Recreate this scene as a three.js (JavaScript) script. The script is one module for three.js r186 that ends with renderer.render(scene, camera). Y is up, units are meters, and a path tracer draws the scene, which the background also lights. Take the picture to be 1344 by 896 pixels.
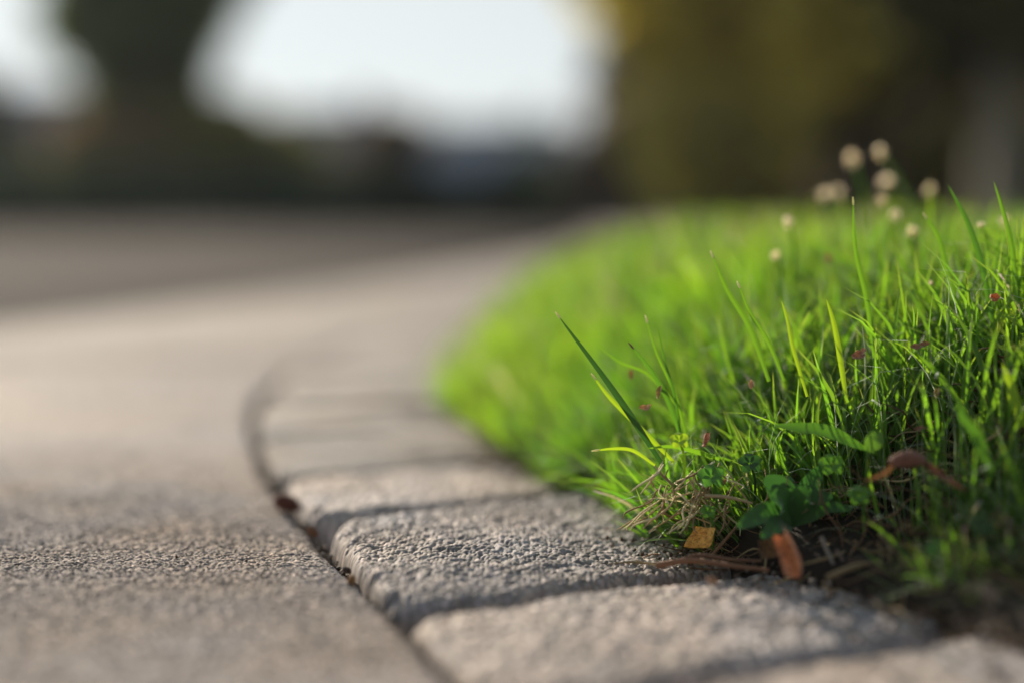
import * as THREE from 'three';
import { mergeGeometries } from 'three/addons/utils/BufferGeometryUtils.js';
import { RoundedBoxGeometry } from 'three/addons/geometries/RoundedBoxGeometry.js';

// ------------------------------------------------------------------ camera, sky, sun, exposure
const rgb = (r, g, b) => new THREE.Color().setRGB(r, g, b);
const scene = new THREE.Scene();
const EYE = 0.12, PITCH = Math.atan(158 / 2000);
const camera = new THREE.PerspectiveCamera(2 * Math.atan(448 / 2000) * 180 / Math.PI, 1.5, 0.02, 900);
camera.position.set(0, EYE, 0);
camera.rotation.x = -PITCH;
camera.focus = 0.541;
camera.userData.fStop = 2.0;

const SUN_AZ = -27 * Math.PI / 180, SUN_EL = 23.5 * Math.PI / 180;   // ahead and to the left, low
const sunDir = new THREE.Vector3(Math.sin(SUN_AZ) * Math.cos(SUN_EL), Math.sin(SUN_EL), -Math.cos(SUN_AZ) * Math.cos(SUN_EL));
{
  const W = 512, H = 256, data = new Float32Array(W * H * 4), v = new THREE.Vector3(), flat = new THREE.Vector3(sunDir.x, 0, sunDir.z).normalize();
  for (let j = 0; j < H; j++) for (let i = 0; i < W; i++) {
    const az = ((i + 0.5) / W - 0.5) * 2 * Math.PI, el = ((j + 0.5) / H - 0.5) * Math.PI;
    v.set(Math.cos(az) * Math.cos(el), Math.sin(el), Math.sin(az) * Math.cos(el));
    const e = Math.max(0, el), k = 1 - Math.exp(-e / 0.42), c = Math.max(0, v.dot(sunDir));
    const away = 0.5 + 0.5 * v.dot(flat), side = 0.48 + 0.52 * away, glow = 0.16 * Math.pow(c, 6);   // a clear low sun: the sky is palest on its side
    const o = (j * W + i) * 4;
    data[o] = (0.550 * (1 - k) + 0.175 * k) * side + glow;
    data[o + 1] = (0.590 * (1 - k) + 0.235 * k) * side + glow * 0.95;
    data[o + 2] = (0.585 * (1 - k) + 0.32 * k) * side + glow * 0.88;
    data[o + 3] = 1;
  }
  const sky = new THREE.DataTexture(data, W, H, THREE.RGBAFormat, THREE.FloatType);
  sky.mapping = THREE.EquirectangularReflectionMapping;
  sky.magFilter = THREE.LinearFilter; sky.needsUpdate = true;
  scene.background = sky; scene.environment = sky;
}
const sun = new THREE.DirectionalLight(new THREE.Color().setRGB(1, 0.87, 0.70), 5);
sun.position.copy(sunDir).multiplyScalar(80);
sun.castShadow = true; sun.shadow.mapSize.set(4096, 4096);
Object.assign(sun.shadow.camera, { left: -70, right: 70, top: 70, bottom: -70, near: 1, far: 220 });
scene.add(sun, sun.target);
scene.fog = new THREE.FogExp2(rgb(0.85, 0.86, 0.84), 0.0007);
const EXPOSURE = 1.6;

// ------------------------------------------------------------------ helpers
function mulberry(a) { return () => { a = (a + 0x6d2b79f5) | 0; let t = Math.imul(a ^ (a >>> 15), 1 | a); t = (t + Math.imul(t ^ (t >>> 7), 61 | t)) ^ t; return ((t ^ (t >>> 14)) >>> 0) / 4294967296; }; }
function hash(i, j, s = 0) { let h = Math.imul(i | 0, 374761393) + Math.imul(j | 0, 668265263) + Math.imul(s | 0, 1442695041) | 0; h = Math.imul(h ^ (h >>> 13), 1274126177); h ^= h >>> 16; h = Math.imul(h, 2246822519); return ((h ^ (h >>> 15)) >>> 0) / 4294967296; }
function noise(x, y, s = 0) {
  const i = Math.floor(x), j = Math.floor(y), u = x - i, v = y - j, a = u * u * (3 - 2 * u), b = v * v * (3 - 2 * v);
  return (hash(i, j, s) * (1 - a) + hash(i + 1, j, s) * a) * (1 - b) + (hash(i, j + 1, s) * (1 - a) + hash(i + 1, j + 1, s) * a) * b;
}
const fbm = (x, y, s = 0, n = 4) => { let v = 0, a = 0.5, f = 1; for (let k = 0; k < n; k++) { v += a * noise(x * f, y * f, s + k * 17); a *= 0.5; f *= 2.03; } return v / (1 - Math.pow(0.5, n)); };
// rounded grains packed in cells: [height 0..1, id 0..1]
const GR = [0, 0];
function grains(x, y, s = 0, wrap = 0) {
  const ci = Math.floor(x), cj = Math.floor(y);
  let best = -1, id = 0;
  for (let j = cj - 1; j <= cj + 1; j++) for (let i = ci - 1; i <= ci + 1; i++) {
    const wi = wrap ? ((i % wrap) + wrap) % wrap : i, wj = wrap ? ((j % wrap) + wrap) % wrap : j;
    const px = i + 0.15 + 0.7 * hash(wi, wj, s), py = j + 0.15 + 0.7 * hash(wi, wj, s + 1), hid = hash(wi, wj, s + 2), r = 0.5 + 0.36 * hid;
    const dd = ((x - px) ** 2 + (y - py) ** 2) / (r * r), h = dd < 1 ? Math.sqrt(1 - dd) * (0.55 + 0.45 * hid) : 0;
    if (h > best) { best = h; id = hash(wi, wj, s + 3); }
  }
  GR[0] = best; GR[1] = id; return best;
}
const lerp = (a, b, t) => a + (b - a) * t, clamp = (x, a = 0, b = 1) => Math.min(b, Math.max(a, x));
const sstep = (a, b, x) => { const t = clamp((x - a) / (b - a)); return t * t * (3 - 2 * t); };
const used = new Map();
function numbered(name) { const n = used.get(name) || 0; used.set(name, n + 1); return n ? name + '_' + String(n).padStart(3, '0') : name; }
function tag(o, label, category, group, kind) { if (label) o.userData.label = label; if (category) o.userData.category = category; if (group) o.userData.group = group; if (kind) o.userData.kind = kind; return o; }
function thing(name, pos = [0, 0, 0], turn = 0) { const g = new THREE.Group(); g.name = numbered(name); g.position.set(...pos); g.rotation.y = turn; scene.add(g); return g; }
function mesh(name, geo, mat, parent = scene) { const m = new THREE.Mesh(geo, mat); m.name = parent === scene ? numbered(name) : name; m.castShadow = m.receiveShadow = true; parent.add(m); return m; }
function copies(name, geo, mat, mats, cols, parent) {
  const m = new THREE.InstancedMesh(geo, mat, mats.length); m.name = name; m.castShadow = m.receiveShadow = true;
  mats.forEach((x, i) => m.setMatrixAt(i, x)); if (cols) cols.forEach((c, i) => m.setColorAt(i, c)); parent.add(m); return m;
}
const std = (c, rough = 0.9, more = {}) => new THREE.MeshPhysicalMaterial({ color: c, roughness: rough, ...more });
const leafy = (c, more = {}) => new THREE.MeshPhysicalMaterial({ color: c, roughness: 1, transmission: 0.5, thickness: 0, clearcoat: 0.35, clearcoatRoughness: 0.3, side: THREE.DoubleSide, ...more });
// where the ray of a photograph pixel (1344 x 896) meets a height, or a distance along the view
function ray(x, y) { const cy = -(y - 448) / 2000; return [(x - 672) / 2000, cy * Math.cos(PITCH) - Math.sin(PITCH), -Math.cos(PITCH) - cy * Math.sin(PITCH)]; }
const spot = (x, y, top = 0) => { const r = ray(x, y), t = (EYE - top) / -r[1]; return new THREE.Vector3(r[0] * t, top, r[2] * t); };
const at = (x, y, d) => { const r = ray(x, y); return new THREE.Vector3(r[0] * d, EYE + r[1] * d, r[2] * d); };
function grid(nu, nv, f, more = {}) {     // f(i, j) -> [x, y, z]; more: color(i, j), uv(i, j, p)
  const P = new Float32Array((nu + 1) * (nv + 1) * 3), UV = new Float32Array((nu + 1) * (nv + 1) * 2), C = more.color ? new Float32Array((nu + 1) * (nv + 1) * 3) : null, I = [];
  let o = 0, q = 0;
  for (let j = 0; j <= nv; j++) for (let i = 0; i <= nu; i++) {
    const p = f(i, j); P[o] = p[0]; P[o + 1] = p[1]; P[o + 2] = p[2];
    if (C) { const c = more.color(i, j, p); C[o] = c[0]; C[o + 1] = c[1]; C[o + 2] = c[2]; }
    const t = more.uv ? more.uv(i, j, p) : [p[0] / 0.25, -p[2] / 0.25]; UV[q] = t[0]; UV[q + 1] = t[1]; o += 3; q += 2;
  }
  const idx = new Uint32Array(nu * nv * 6); let k = 0; const w = nu + 1;
  for (let j = 0; j < nv; j++) for (let i = 0; i < nu; i++) { const a = j * w + i, b = a + 1, c = a + w, d = c + 1; idx[k++] = a; idx[k++] = b; idx[k++] = d; idx[k++] = a; idx[k++] = d; idx[k++] = c; }
  const g = new THREE.BufferGeometry();
  g.setAttribute('position', new THREE.BufferAttribute(P, 3)); g.setAttribute('uv', new THREE.BufferAttribute(UV, 2)); if (C) g.setAttribute('color', new THREE.BufferAttribute(C, 3));
  g.setIndex(new THREE.BufferAttribute(idx, 1)); g.computeVertexNormals(); return g;
}
function tube(pts, radii, n = 6) {        // tapered tube through points
  const curve = new THREE.CatmullRomCurve3(pts), m = Math.max(4, (pts.length - 1) * 4), fr = curve.computeFrenetFrames(m);
  return grid(n, m, (i, j) => {
    const t = j / m, c = curve.getPoint(t), a = i / n * 2 * Math.PI, k = t * (radii.length - 1), q = Math.min(radii.length - 2, Math.floor(k)), r = lerp(radii[q], radii[q + 1], k - q);
    c.addScaledVector(fr.normals[j], Math.cos(a) * r).addScaledVector(fr.binormals[j], Math.sin(a) * r); return [c.x, c.y, c.z];
  }, { uv: (i, j) => [i / n, j / m * 4] });
}

// ------------------------------------------------------------------ textures (0.25 m tiles of packed grains; asphalt)
function dataTex(n, f, srgb) {
  const d = new Uint8Array(n * n * 4);
  for (let j = 0; j < n; j++) for (let i = 0; i < n; i++) { const c = f(i / n, j / n), o = (j * n + i) * 4; d[o] = clamp(c[0]) * 255; d[o + 1] = clamp(c[1]) * 255; d[o + 2] = clamp(c[2]) * 255; d[o + 3] = 255; }
  const t = new THREE.DataTexture(d, n, n); t.wrapS = t.wrapT = THREE.RepeatWrapping; t.magFilter = THREE.LinearFilter; t.minFilter = THREE.LinearMipmapLinearFilter; if (srgb) t.colorSpace = THREE.SRGBColorSpace; t.needsUpdate = true; return t;
}
const grainBump = dataTex(1024, (u, v) => { const a = grains(u * 190, v * 190, 5, 190), b = grains(u * 96, v * 96, 9, 96); const h = 0.55 * a + 0.45 * b; return [h, h, h]; });
const asphaltBump = dataTex(512, (u, v) => { const h = grains(u * 40, v * 40, 21, 40); return [h, h, h]; });
const asphaltMap = dataTex(512, (u, v) => { grains(u * 40, v * 40, 21, 40); const k = 0.42 + 0.26 * GR[1]; return [k, k * 0.97, k * 0.94]; }, true);

// ------------------------------------------------------------------ lines of the place: kerb, gutter and lawn edge (x right, d away from the camera)
const kerbLine = new THREE.CatmullRomCurve3([[0.115, 0.06], [0.080, 0.15], [0.040, 0.25], [-0.0005, 0.355], [-0.0335, 0.452], [-0.0585, 0.525], [-0.082, 0.605], [-0.114, 0.715], [-0.149, 0.87], [-0.1705, 1.03], [-0.176, 1.21], [-0.167, 1.40], [-0.138, 1.75], [-0.078, 2.2], [0.018, 2.7], [0.175, 3.4], [0.335, 4.2], [0.62, 6], [1.0, 10], [1.32, 18], [1.6, 30]].map(([x, d]) => new THREE.Vector3(x, 0, d)), false, 'centripetal');
kerbLine.arcLengthDivisions = 3000;
const KL = kerbLine.getLength(), KW = 0.135;
const widthAt = (d) => KW + 0.034 * sstep(0.57, 0.42, d);
function table(side) { const T = []; for (let k = 0; k <= 3000; k++) { const t = k / 3000, p = kerbLine.getPointAt(t), q = kerbLine.getTangentAt(t); const off = side ? widthAt(p.z - q.x * KW) : 0; T.push([p.x + q.z * off, p.z - q.x * off, q.x / Math.hypot(q.x, q.z)]); } return T.sort((a, b) => a[1] - b[1]); }
function lookup(T, d, k = 0) { let lo = 0, hi = T.length - 1; if (d <= T[0][1]) return T[0][k]; if (d >= T[hi][1]) return T[hi][k]; while (hi - lo > 1) { const m = (lo + hi) >> 1; if (T[m][1] <= d) lo = m; else hi = m; } return lerp(T[lo][k], T[hi][k], (d - T[lo][1]) / (T[hi][1] - T[lo][1] + 1e-9)); }
const LEFT = table(0), RIGHT = table(1);
const xL = (d) => lookup(LEFT, d), xR = (d) => lookup(RIGHT, d);
const OUTER = [[-1.25, -1], [-1.02, 0.6], [-0.62, 1.85], [-0.54, 2.1], [-0.42, 2.56], [-0.33, 2.86], [-0.235, 3.4], [-0.11, 4.2], [0.17, 6], [0.55, 10], [0.87, 18], [1.15, 30]];
const xO = (d) => { let k = 0; while (k < OUTER.length - 2 && OUTER[k + 1][1] < d) k++; const [a, b] = [OUTER[k], OUTER[k + 1]]; return lerp(a[0], b[0], clamp((d - a[1]) / (b[1] - a[1]))); };
const lawnS = (x, d) => { const c = lookup(RIGHT, d, 2); return (x - xR(d)) * Math.sqrt(1 - c * c); };
function soilH(x, d) {
  const s = lawnS(x, d);
  if (s < -0.004) return -0.004 + s * 0.5;
  const shelf = lerp(0.2, 1, sstep(0.478, 0.538, d + (fbm(x * 30, 4, 88) - 0.5) * 0.03));
  return -0.004 + shelf * 0.064 * sstep(-0.01, 0.13, s) + 0.010 * sstep(0.1, 0.5, s) * shelf - 0.046 * sstep(0.75, 1.9, d) * sstep(0.03, 0.25, s) + 0.006 * sstep(0.6, 4, s) + (fbm(x * 60, d * 60, 3) - 0.5) * 0.009 * sstep(-0.01, 0.02, s) + (fbm(x * 9, d * 9, 4) - 0.5) * 0.02 * sstep(0.02, 0.2, s);
}

// ------------------------------------------------------------------ ground, road, gutter
const soilMat = std(rgb(0.055, 0.038, 0.026), 1);
tag(mesh('ground', grid(24, 24, (i, j) => [(i - 12) * 60, -0.08, (j - 12) * -60]), std(rgb(0.09, 0.085, 0.05), 1)), 'dry earth beneath and beyond the street', 'ground', null, 'structure');
{
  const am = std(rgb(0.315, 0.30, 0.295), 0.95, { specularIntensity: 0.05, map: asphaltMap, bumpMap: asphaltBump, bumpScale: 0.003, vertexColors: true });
  const X = [], D = [];
  for (let k = 0; k <= 90; k++) X.push(-1.5 - 60 * Math.pow(k / 90, 2.2)); X.reverse(); for (let k = 1; k <= 40; k++) X.push(-1.5 + 22 * Math.pow(k / 40, 1.6));
  for (let k = 0; k <= 120; k++) D.push(-2 + 46 * Math.pow(k / 120, 1.8));
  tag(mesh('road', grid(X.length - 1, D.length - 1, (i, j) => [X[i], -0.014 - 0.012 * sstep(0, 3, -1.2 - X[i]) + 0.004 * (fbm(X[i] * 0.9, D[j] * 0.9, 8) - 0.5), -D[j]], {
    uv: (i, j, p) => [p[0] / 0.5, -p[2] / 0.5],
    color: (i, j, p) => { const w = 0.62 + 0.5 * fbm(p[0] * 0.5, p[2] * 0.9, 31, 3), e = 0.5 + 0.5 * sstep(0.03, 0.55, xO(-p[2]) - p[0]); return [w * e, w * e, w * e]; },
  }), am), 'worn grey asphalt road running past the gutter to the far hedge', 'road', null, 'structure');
}
const concreteBump = std(rgb(1, 1, 1), 0.85, { vertexColors: true, specularIntensity: 0.85, bumpMap: grainBump, bumpScale: 0.0013 });
const concreteSlab = std(rgb(1, 1, 1), 0.85, { vertexColors: true, specularIntensity: 0.55, bumpMap: grainBump, bumpScale: 0.0008 });
const concreteNear = std(rgb(1, 1, 1), 0.78, { vertexColors: true, specularIntensity: 0.85 });
function stoneTone(x, d, s, tone = 1) {
  const low = (0.80 + 0.40 * fbm(x * 14, d * 14, s, 3)) * (0.86 + 0.28 * fbm(x * 4 + 9, d * 3, s + 4, 3)), mid = 0.86 + 0.28 * fbm(x * 90, d * 90, s + 9, 2), spot_ = 1 - 0.26 * sstep(0.62, 0.74, fbm(x * 46, d * 34, s + 20, 3)), warm = 0.05 * (fbm(x * 22, d * 22, s + 31, 2) - 0.5), t = tone * low * mid * spot_;
  return [(0.272 + warm) * t, 0.238 * t, (0.209 - warm) * t];
}
{
  const g = thing('gutter'); tag(g, 'flat grey-beige concrete gutter curving beside the stone kerb', 'gutter', null, 'structure');
  const D = [0.1]; while (D[D.length - 1] < 30) { const d = D[D.length - 1]; D.push(d + (d < 0.25 ? 0.01 : Math.min(1.2, 0.00043 + 0.0022 * Math.max(0, Math.abs(d - 0.545) - 0.045) + 0.06 * Math.max(0, d - 0.9)))); }
  const S = [0]; while (S[S.length - 1] < 1) { const s = S[S.length - 1]; S.push(s + (s < 0.02 ? 0.0007 : s < 0.165 ? 0.0004 : Math.min(0.06, 0.0012 + (s - 0.165) * 0.07))); }
  const nu = S.length - 1;
  const part = (d0, d1, joint0, joint1) => {
    const rows = D.filter((d) => d > d0 && d < d1); rows.unshift(d0); rows.push(d1);
    const geo = grid(nu, rows.length - 1, (i, j) => {
      const d = rows[j], k = xL(d) - 0.0018 + 0.0016 * (noise(d * 70, 2) - 0.5) + 0.003 * (noise(d * 18, 5) - 0.5), w = k - xO(d), s = Math.min(S[i], 1) * (S[i] < 0.165 && w > 0.4 ? 1 : 1), u = S[i] < 0.165 ? s : 0.165 + (s - 0.165) / 0.835 * (w - 0.165);
      const x = k - u;
      let y = 0.0012 * (fbm(x * 12, d * 12, 2, 3) - 0.5) - 0.018 * sstep(0.03, 0.5, u) * 0.25;
      const R = 0.007, e = Math.max(0, R - u), e2 = Math.max(0, 0.02 - (w - u)), ej = Math.max(0, R - Math.min(joint0 ? d - d0 : 1, joint1 ? d1 - d : 1));
      y -= R - Math.sqrt(Math.max(0, R * R - e * e)); y -= e2 * 0.6; y -= R - Math.sqrt(Math.max(0, R * R - ej * ej));
      if (d < 1.0) { const f = sstep(1.0, 0.6, d); y += f * (0.0011 * grains(x / 0.00118, d / 0.00118, 11) + 0.0005 * grains(x / 0.0025, d / 0.0025, 13) + 0.0006 * fbm(x * 300, d * 300, 15, 2) - 0.00125); }
      if (u < 0.0003) y = -0.03;
      return [x, y, -d];
    }, {
      color: (i, j, p) => {
        const c = stoneTone(p[0], -p[2], 40, 0.88); let k = 1;
        if (-p[2] < 1.6) { grains(p[0] / 0.00118, -p[2] / 0.00118, 11); const fz = sstep(1.6, 0.8, -p[2]); k = (0.55 + 0.8 * GR[1]) * (0.72 + 0.4 * Math.min(1, GR[0] * 1.4)); const h = GR[1] * 7 % 1; if (h > 0.95) k *= 2.1; k = lerp(0.87, k, fz); return [c[0] * k * (h > 0.8 ? 1.08 : 1), c[1] * k, c[2] * k * (h < 0.25 ? 1.12 : 1)]; }  // sparse white quartz grains, brightened to paint in glints
        return c;
      },
    });
    mesh('slab', geo, concreteSlab, g);
  };
  part(0.1, 1.33, false, true); part(1.336, 4.4, true, true); part(4.406, 30, true, false);
}

// ------------------------------------------------------------------ kerb of paving stones
const rk = mulberry(77);
{
  const kerb = thing('kerb'); tag(kerb, 'curving kerb of rough grey paving stones along the lawn', 'kerb', null, 'structure');
  const bed = [], N = 400;
  const bg = grid(6, N, (i, j) => { const t = j / N * 0.6, p = kerbLine.getPointAt(t), q = kerbLine.getTangentAt(t), o = -0.03 + i / 6 * (KW + 0.06); return [p.x + q.z * o, -0.011 + 0.004 * (fbm(p.x * 200 + i * 3, p.z * 200, 6) - 0.5), -(p.z - q.x * o)]; });
  mesh('joint_sand', bg, std(rgb(0.07, 0.052, 0.038), 1), kerb);
  // arc positions of the joints: the first ones as seen, then about every 13 cm
  const arcOf = (d) => { let lo = 0, hi = 1; for (let k = 0; k < 40; k++) { const m = (lo + hi) / 2; if (kerbLine.getPointAt(m).z < d) lo = m; else hi = m; } return lo * KL; };
  const J = [0.245, 0.366, 0.4615, 0.588, 0.700, 0.835, 0.955].map(arcOf); while (J[J.length - 1] < 6.2) J.push(J[J.length - 1] + 0.118 + 0.022 * rk());
  const slant = [0.2, 0.19, 0.18, 0.29, 0.27, 0.2, 0.1];
  const ends = J.map((s, k) => { const t = s / KL, p = kerbLine.getPointAt(t), q = kerbLine.getTangentAt(t), a = slant[k] ?? (rk() - 0.5) * 0.08, n = [q.z * Math.cos(a) + q.x * Math.sin(a), -q.x * Math.cos(a) + q.z * Math.sin(a)]; return { p: [p.x, p.z], n }; });
  const tops = [-0.0012, -0.0010, 0.0020, 0.0018, 0.0010, 0.0012, 0.0006];
  for (let k = 0; k < J.length - 1; k++) {
    const a = ends[k], b = ends[k + 1], w = KW + 0.012 * (rk() - 0.3) + (k < 2 ? 0.042 : k === 2 ? 0.012 : 0), top = tops[k] ?? 0.001 + 0.003 * (rk() - 0.5);
    const A = a.p, D = b.p, B = [a.p[0] + a.n[0] * w, a.p[1] + a.n[1] * w], C = [b.p[0] + b.n[0] * w, b.p[1] + b.n[1] * w];
    const L = Math.hypot(D[0] - A[0], D[1] - A[1]), step = k === 2 ? 0.00046 : k === 1 ? 0.0007 : k === 3 ? 0.0009 : k < 6 ? 0.0022 : 0.006;
    const line = (len) => { const o = [0, 0.0004], e = Math.min(step, 0.0012); let x = 0.0004; while (x < 0.014) { x += e; o.push(x); } while (x < len - 0.014) { x += step; o.push(x); } while (x < len - 0.0016) { x += e; o.push(x); } o.push(len - 0.0004, len); return o.map((q) => q / len); };
    const U = line(w), V = line(L), tone = 0.92 + 0.3 * rk(), tilt = (rk() - 0.5) * 0.012, roll = (rk() - 0.5) * 0.01, dense = k >= 0 && k < 4, sd = 100 + k * 7;
    const geo = grid(U.length - 1, V.length - 1, (i, j) => {
      const u = U[i], v = V[j], px = lerp(lerp(A[0], B[0], u), lerp(D[0], C[0], u), v), pd = lerp(lerp(A[1], B[1], u), lerp(D[1], C[1], u), v);
      const R = 0.0092 + 0.005 * (fbm(px * 50, pd * 50, sd, 2) - 0.5), gap = 0.0008 + 0.0022 * noise(px * 130, pd * 130, sd + 1) + 0.0036 * noise(px * 42, pd * 42, sd + 2) ** 2;
      const du = Math.min(u * w - gap * 0.3, (1 - u) * w - gap), dv = Math.min(v, 1 - v) * L - gap, ex = Math.max(0, R * (u < 0.5 ? 0.42 : 1.1) - du), ez = Math.max(0, R - dv), cr = 0.016 + 0.008 * noise(px * 20, pd * 20, sd + 5), cx = Math.max(0, cr - du), cz = Math.max(0, cr - dv), e = Math.max(Math.hypot(ex / (u < 0.5 ? 0.42 : 1.1), ez), cx > 0 && cz > 0 ? R - (cr - Math.hypot(cx, cz)) : 0);
      let y = top + tilt * (v - 0.5) + roll * (u - 0.5) * 0.6 + 0.0022 * (1 - (2 * u - 1) ** 2) * (1 - (2 * v - 1) ** 2) + 0.0034 * (fbm(px * 26, pd * 26, sd + 3, 3) - 0.5);
      y -= e < R ? R - Math.sqrt(R * R - e * e) : R + (e - R) * 3.2;
      if (dense) y += -0.0014 + 0.0009 * grains(px / 0.0016, pd / 0.0016, 51) + 0.0006 * grains(px / 0.0031, pd / 0.0031, 53) + 0.0014 * (fbm(px * 260, pd * 260, 54, 2) - 0.5);
      return [px, Math.max(-0.026, y), -pd];
    }, {
      color: (i, j, p) => {
        const c = stoneTone(p[0], -p[2], 60 + k, tone); let q = 1;
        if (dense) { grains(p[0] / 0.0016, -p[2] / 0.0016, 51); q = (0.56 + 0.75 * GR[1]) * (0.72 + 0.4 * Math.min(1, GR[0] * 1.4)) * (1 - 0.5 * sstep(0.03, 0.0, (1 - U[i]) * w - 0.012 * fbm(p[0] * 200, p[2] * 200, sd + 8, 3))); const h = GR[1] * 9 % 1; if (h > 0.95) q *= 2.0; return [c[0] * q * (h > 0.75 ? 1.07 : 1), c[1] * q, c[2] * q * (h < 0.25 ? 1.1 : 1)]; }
        return c;
      },
    });
    mesh('paving_stone', geo, dense ? concreteNear : concreteBump, kerb);
  }
  // past six metres the stones can no longer be told apart
  const t0 = J[J.length - 1] / KL, far = grid(4, 160, (i, j) => { const t = lerp(t0, 1, j / 160), p = kerbLine.getPointAt(t), q = kerbLine.getTangentAt(t), o = i / 4 * KW, m = j % 4 === 0 ? -0.004 : 0.004; return [p.x + q.z * o, m, -(p.z - q.x * o)]; }, { color: (i, j, p) => stoneTone(p[0], -p[2], 66) });
  tag(mesh('paving_stones', far, concreteBump, kerb), null, null, null, 'stuff');
}

// ------------------------------------------------------------------ lawn soil
{
  const D = [0.12]; while (D[D.length - 1] < 32) { const d = D[D.length - 1]; D.push(d + (d > 0.3 && d < 0.8 ? 0.0022 : d < 0.3 ? 0.02 : Math.min(1.5, 0.003 + (d - 0.8) * 0.06))); }
  const S = [-0.035]; while (S[S.length - 1] < 26) { const s = S[S.length - 1]; S.push(s + (s < 0.25 ? 0.0022 : Math.min(1.6, 0.003 + (s - 0.25) * 0.1))); }
  const geo = grid(S.length - 1, D.length - 1, (i, j) => {
    const d = D[j], e = 0.010 * fbm(d * 40, 3, 71, 3) * (d < 2 ? 1 : 0) + 0.004 * sstep(0.56, 0.44, d), x = xR(d) + S[i] - e;
    let y = soilH(x + e, d) + 0.0015 * (noise(x * 700, d * 700, 73) - 0.5);
    y += 0.013 * sstep(-0.006, 0.004, S[i]) * (1 - sstep(0.02, 0.06, S[i]));
    if (S[i] < -0.012) y = -0.014;
    return [x, y, -d];
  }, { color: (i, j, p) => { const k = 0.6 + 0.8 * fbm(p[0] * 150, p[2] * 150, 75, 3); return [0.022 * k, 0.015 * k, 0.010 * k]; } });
  tag(mesh('lawn_soil', geo, std(rgb(1, 1, 1), 1, { vertexColors: true })), 'dark brown soil bank under the grass, rising from the kerb', 'soil', null, 'structure');
}

// ------------------------------------------------------------------ grass
function bladeGeo(bend, width, curl, seg = 7) {     // unit height blade with a folded midrib, bending towards +x
  return grid(2, seg, (i, j) => {
    const t = j / seg, a = bend * t * t, x = Math.sin(a) * t * 0.92, y = Math.cos(a * 0.8) * t, w = width * (t < 0.12 ? 0.75 + 2 * t : 1) * Math.pow(Math.max(0, 1 - Math.pow(t, 2.4)), 0.75) + width * 0.04;
    const s = i - 1, tw = curl * t;
    return [x - Math.abs(s) * w * 0.35, y, s * w * Math.cos(tw)].map((q, n) => n === 0 ? q + s * w * Math.sin(tw) : q);
  }, { uv: (i, j) => [i / 2, j / seg], color: (i, j) => { const t = j / seg, b = sstep(0.3, 0.02, t), e = sstep(0.86, 1, t), v = i === 1 ? 1.08 : 0.96; return [(0.9 + 0.9 * b + 0.6 * e) * v, (0.95 - 0.25 * b) * v, (1 + 3 * b + 3 * e) * v]; } });
}
const grassMat = leafy(rgb(1, 1, 1), { vertexColors: true, transmission: 0.76, clearcoat: 0.2, clearcoatRoughness: 0.25 });
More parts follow.
